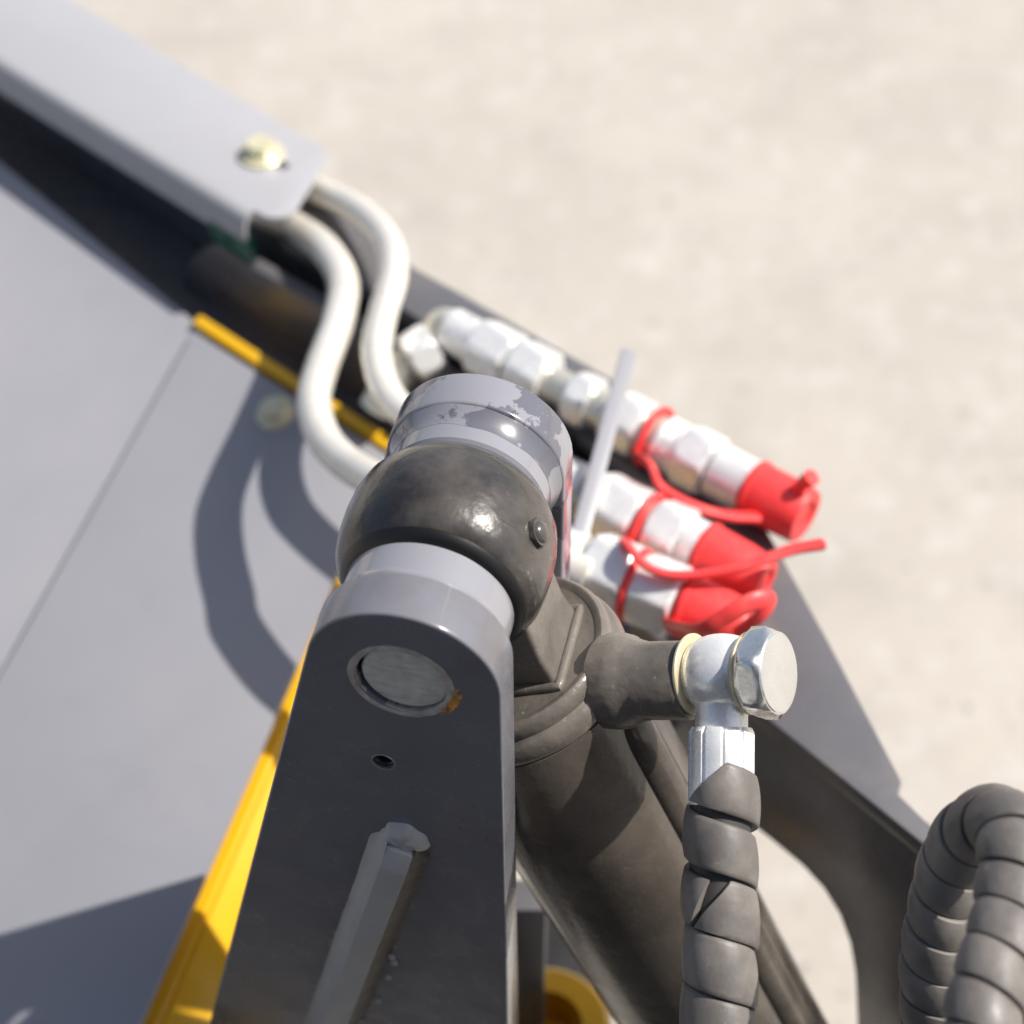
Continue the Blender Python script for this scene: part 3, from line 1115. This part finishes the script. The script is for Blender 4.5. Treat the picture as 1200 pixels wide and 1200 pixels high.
Z1 = ZT + 0.020
A1, B1 = onz(528, 386, Z1), onz(880, 572, Z1)
c1, ax1, L1 = coupling('longest zinc coupling line along the far edge of the arm', A1, B1,
                       [('cyl', 0.0, 0.10, 0.031), ('hex', 0.10, 0.225, 0.036), ('hex', 0.235, 0.345, 0.036), ('neck', 0.345, 0.43, 0.024), ('hex', 0.43, 0.50, 0.033),
                        ('neck', 0.50, 0.56, 0.026), ('hex', 0.56, 0.665, 0.036), ('neck', 0.665, 0.72, 0.031), ('knurl', 0.72, 0.79, 0.036), ('hex', 0.79, 0.885, 0.038), ('cyl', 0.895, 1.0, 0.036)])
# elbow at its rear end
eb0 = onz(512, 405, Z1 - 0.002)
obj('elbow_nut', hexbody(A1 - ax1 * 0.004 + UP * -0.010 + EN * 0.012, (EN * 0.85 - UP * 0.35 - ax1 * .35).normalized(), 0.036, 0.022, UP, 0.16, 48), M_zinc, c1)
obj('elbow', tube(smooth_path([A1 + ax1 * 0.01, A1 - ax1 * 0.006, A1 - ax1 * 0.010 - UP * 0.010 + EN * 0.012, A1 - ax1 * 0.014 - UP * 0.02 + EN * 0.035, A1 - ax1 * .02 - UP * .05 + EN * .06], 8), 0.0135, 24), M_zinc_old, c1)
capA = B1
d1 = dust_cap('red dust cap on the farthest coupling, short tab pointing up right', capA + ax1 * 0.0006, ax1, 0.0215, 0.0196, 0.043,
              A1 + ax1 * L1 * 0.695, 0.0205,
              [A1 + ax1 * L1 * 0.69 + EN * 0.0185 - UP * 0.004, W(762, 545, 1.264), W(775, 570, 1.264), W(812, 592, 1.259), W(850, 604, 1.264), W(885, 606, 1.275)],
              [capA + ax1 * 0.036 + UP * 0.013, W(936, 572, 1.264), W(952, 559, 1.253)])
Z2 = ZT + 0.030
A2, B2 = onz(640, 560, Z2), onz(822, 647, Z2)
c2, ax2, L2 = coupling('middle of the three zinc couplings behind the ball eye', A2, B2,
                       [('hex', 0.0, 0.24, 0.034), ('neck', 0.24, 0.33, 0.028), ('hex', 0.33, 0.62, 0.040), ('neck', 0.62, 0.70, 0.033), ('hex', 0.70, 0.90, 0.040), ('cyl', 0.905, 1.0, 0.037)])
d2 = dust_cap('red dust cap on the middle coupling, with the longest strap sticking out right', B2 + ax2 * 0.0006, ax2, 0.0218, 0.0168, 0.047,
              A2 + ax2 * L2 * 0.66, 0.0214,
              [A2 + ax2 * L2 * 0.655 + EN * 0.0190, W(736, 640, 1.188), W(765, 668, 1.177), W(810, 674, 1.177), W(870, 664, 1.177), W(925, 645, 1.188), W(962, 638, 1.194)], None)
Z3 = ZT + 0.040
A3, B3 = onz(630, 640, Z3), onz(800, 708, Z3)
c3, ax3, L3 = coupling('nearest zinc coupling, just right of the ball eye', A3, B3,
                       [('hex', 0.0, 0.30, 0.034), ('neck', 0.30, 0.36, 0.028), ('hex', 0.36, 0.66, 0.042), ('neck', 0.66, 0.69, 0.036), ('hex', 0.69, 0.985, 0.040)])
d3 = dust_cap('red dust cap on the nearest coupling, partly hidden by the banjo fitting', B3 + ax3 * 0.0006, ax3, 0.0215, 0.0170, 0.043,
              A3 + ax3 * L3 * 0.675, 0.0222,
              [B3 + ax3 * 0.002 + EN * 0.0195, W(820, 738, 1.139), W(850, 722, 1.128), W(880, 706, 1.128), W(900, 704, 1.134), W(893, 720, 1.139), W(868, 740, 1.150)], None)
# bulkhead strap that carries the couplings
u0, u1 = W(737, 412, 1.302), W(668, 668, 1.210)
ua = (u1 - u0)
un = ua.normalized()
us = un.cross(BZ).normalized()
o = obj('bulkhead_strap', box(u0.lerp(u1, .5), ua * 0.5, us * 0.0056, un.cross(us) * 0.003, 0.0012), M_panel, loc=u1)
tag(o, 'upright grey flat bar crossing the coupling lines', 'bracket')

# ------------------------------------------------------------------ machine hull and wall, added out of view to shade the near plate
ch = thing('unseen_blocker', 'black machine hull and wall added out of view to shade the near lug plate', 'blocker', V((0, -0.3, 0.25)))
obj('blocker_wall', box(V((-0.1, -0.62, 1.75)), RX * 0.75, V((0, 0.08, 0)), UP * 0.82, 0.03, 3), M_black, ch)
obj('slab', box(V((-0.1, -0.42, 0.58)), RX * 0.95, V((0, 0.72, 0)), UP * 0.33, 0.02, 3), M_black, ch)

# ------------------------------------------------------------------ things glimpsed below, between lug plate and cylinder
cm = W(600, 1250, 1.56)
o = obj('cross_member', box(cm, RX * 0.075, V((0, 0.06, 0)), UP * 0.14, 0.004), M_black, loc=cm - UP * 0.14)
tag(o, 'black steel cross member low down between lug plate and cylinder', 'cross member')
yb = W(640, 1200, 1.38)
yo = thing('yellow_boss', 'round yellow casting glimpsed at the bottom between bracket and cylinder', 'casting', yb - UP * 0.08)
obj('boss_body', lathe(yb - UP * 0.06, (UP * 1 + BZ * 0.1).normalized(), [(0, 0.034), (0.045, 0.034), (0.048, 0.046), (0.064, 0.046), (0.067, 0.043), (0.067, 0.026), (0.03, 0.024), (0.03, 0)], 48), M_yel, yo)
gb = W(605, 1130, 1.32)
o = obj('grey_link', box(gb, RX * 0.02, UP * 0.09, V((0, 1, 0)) * 0.012, 0.003), M_arm, loc=gb - UP * 0.09)
tag(o, 'grey steel link glimpsed beside the lower right edge of the lug plate', 'link')
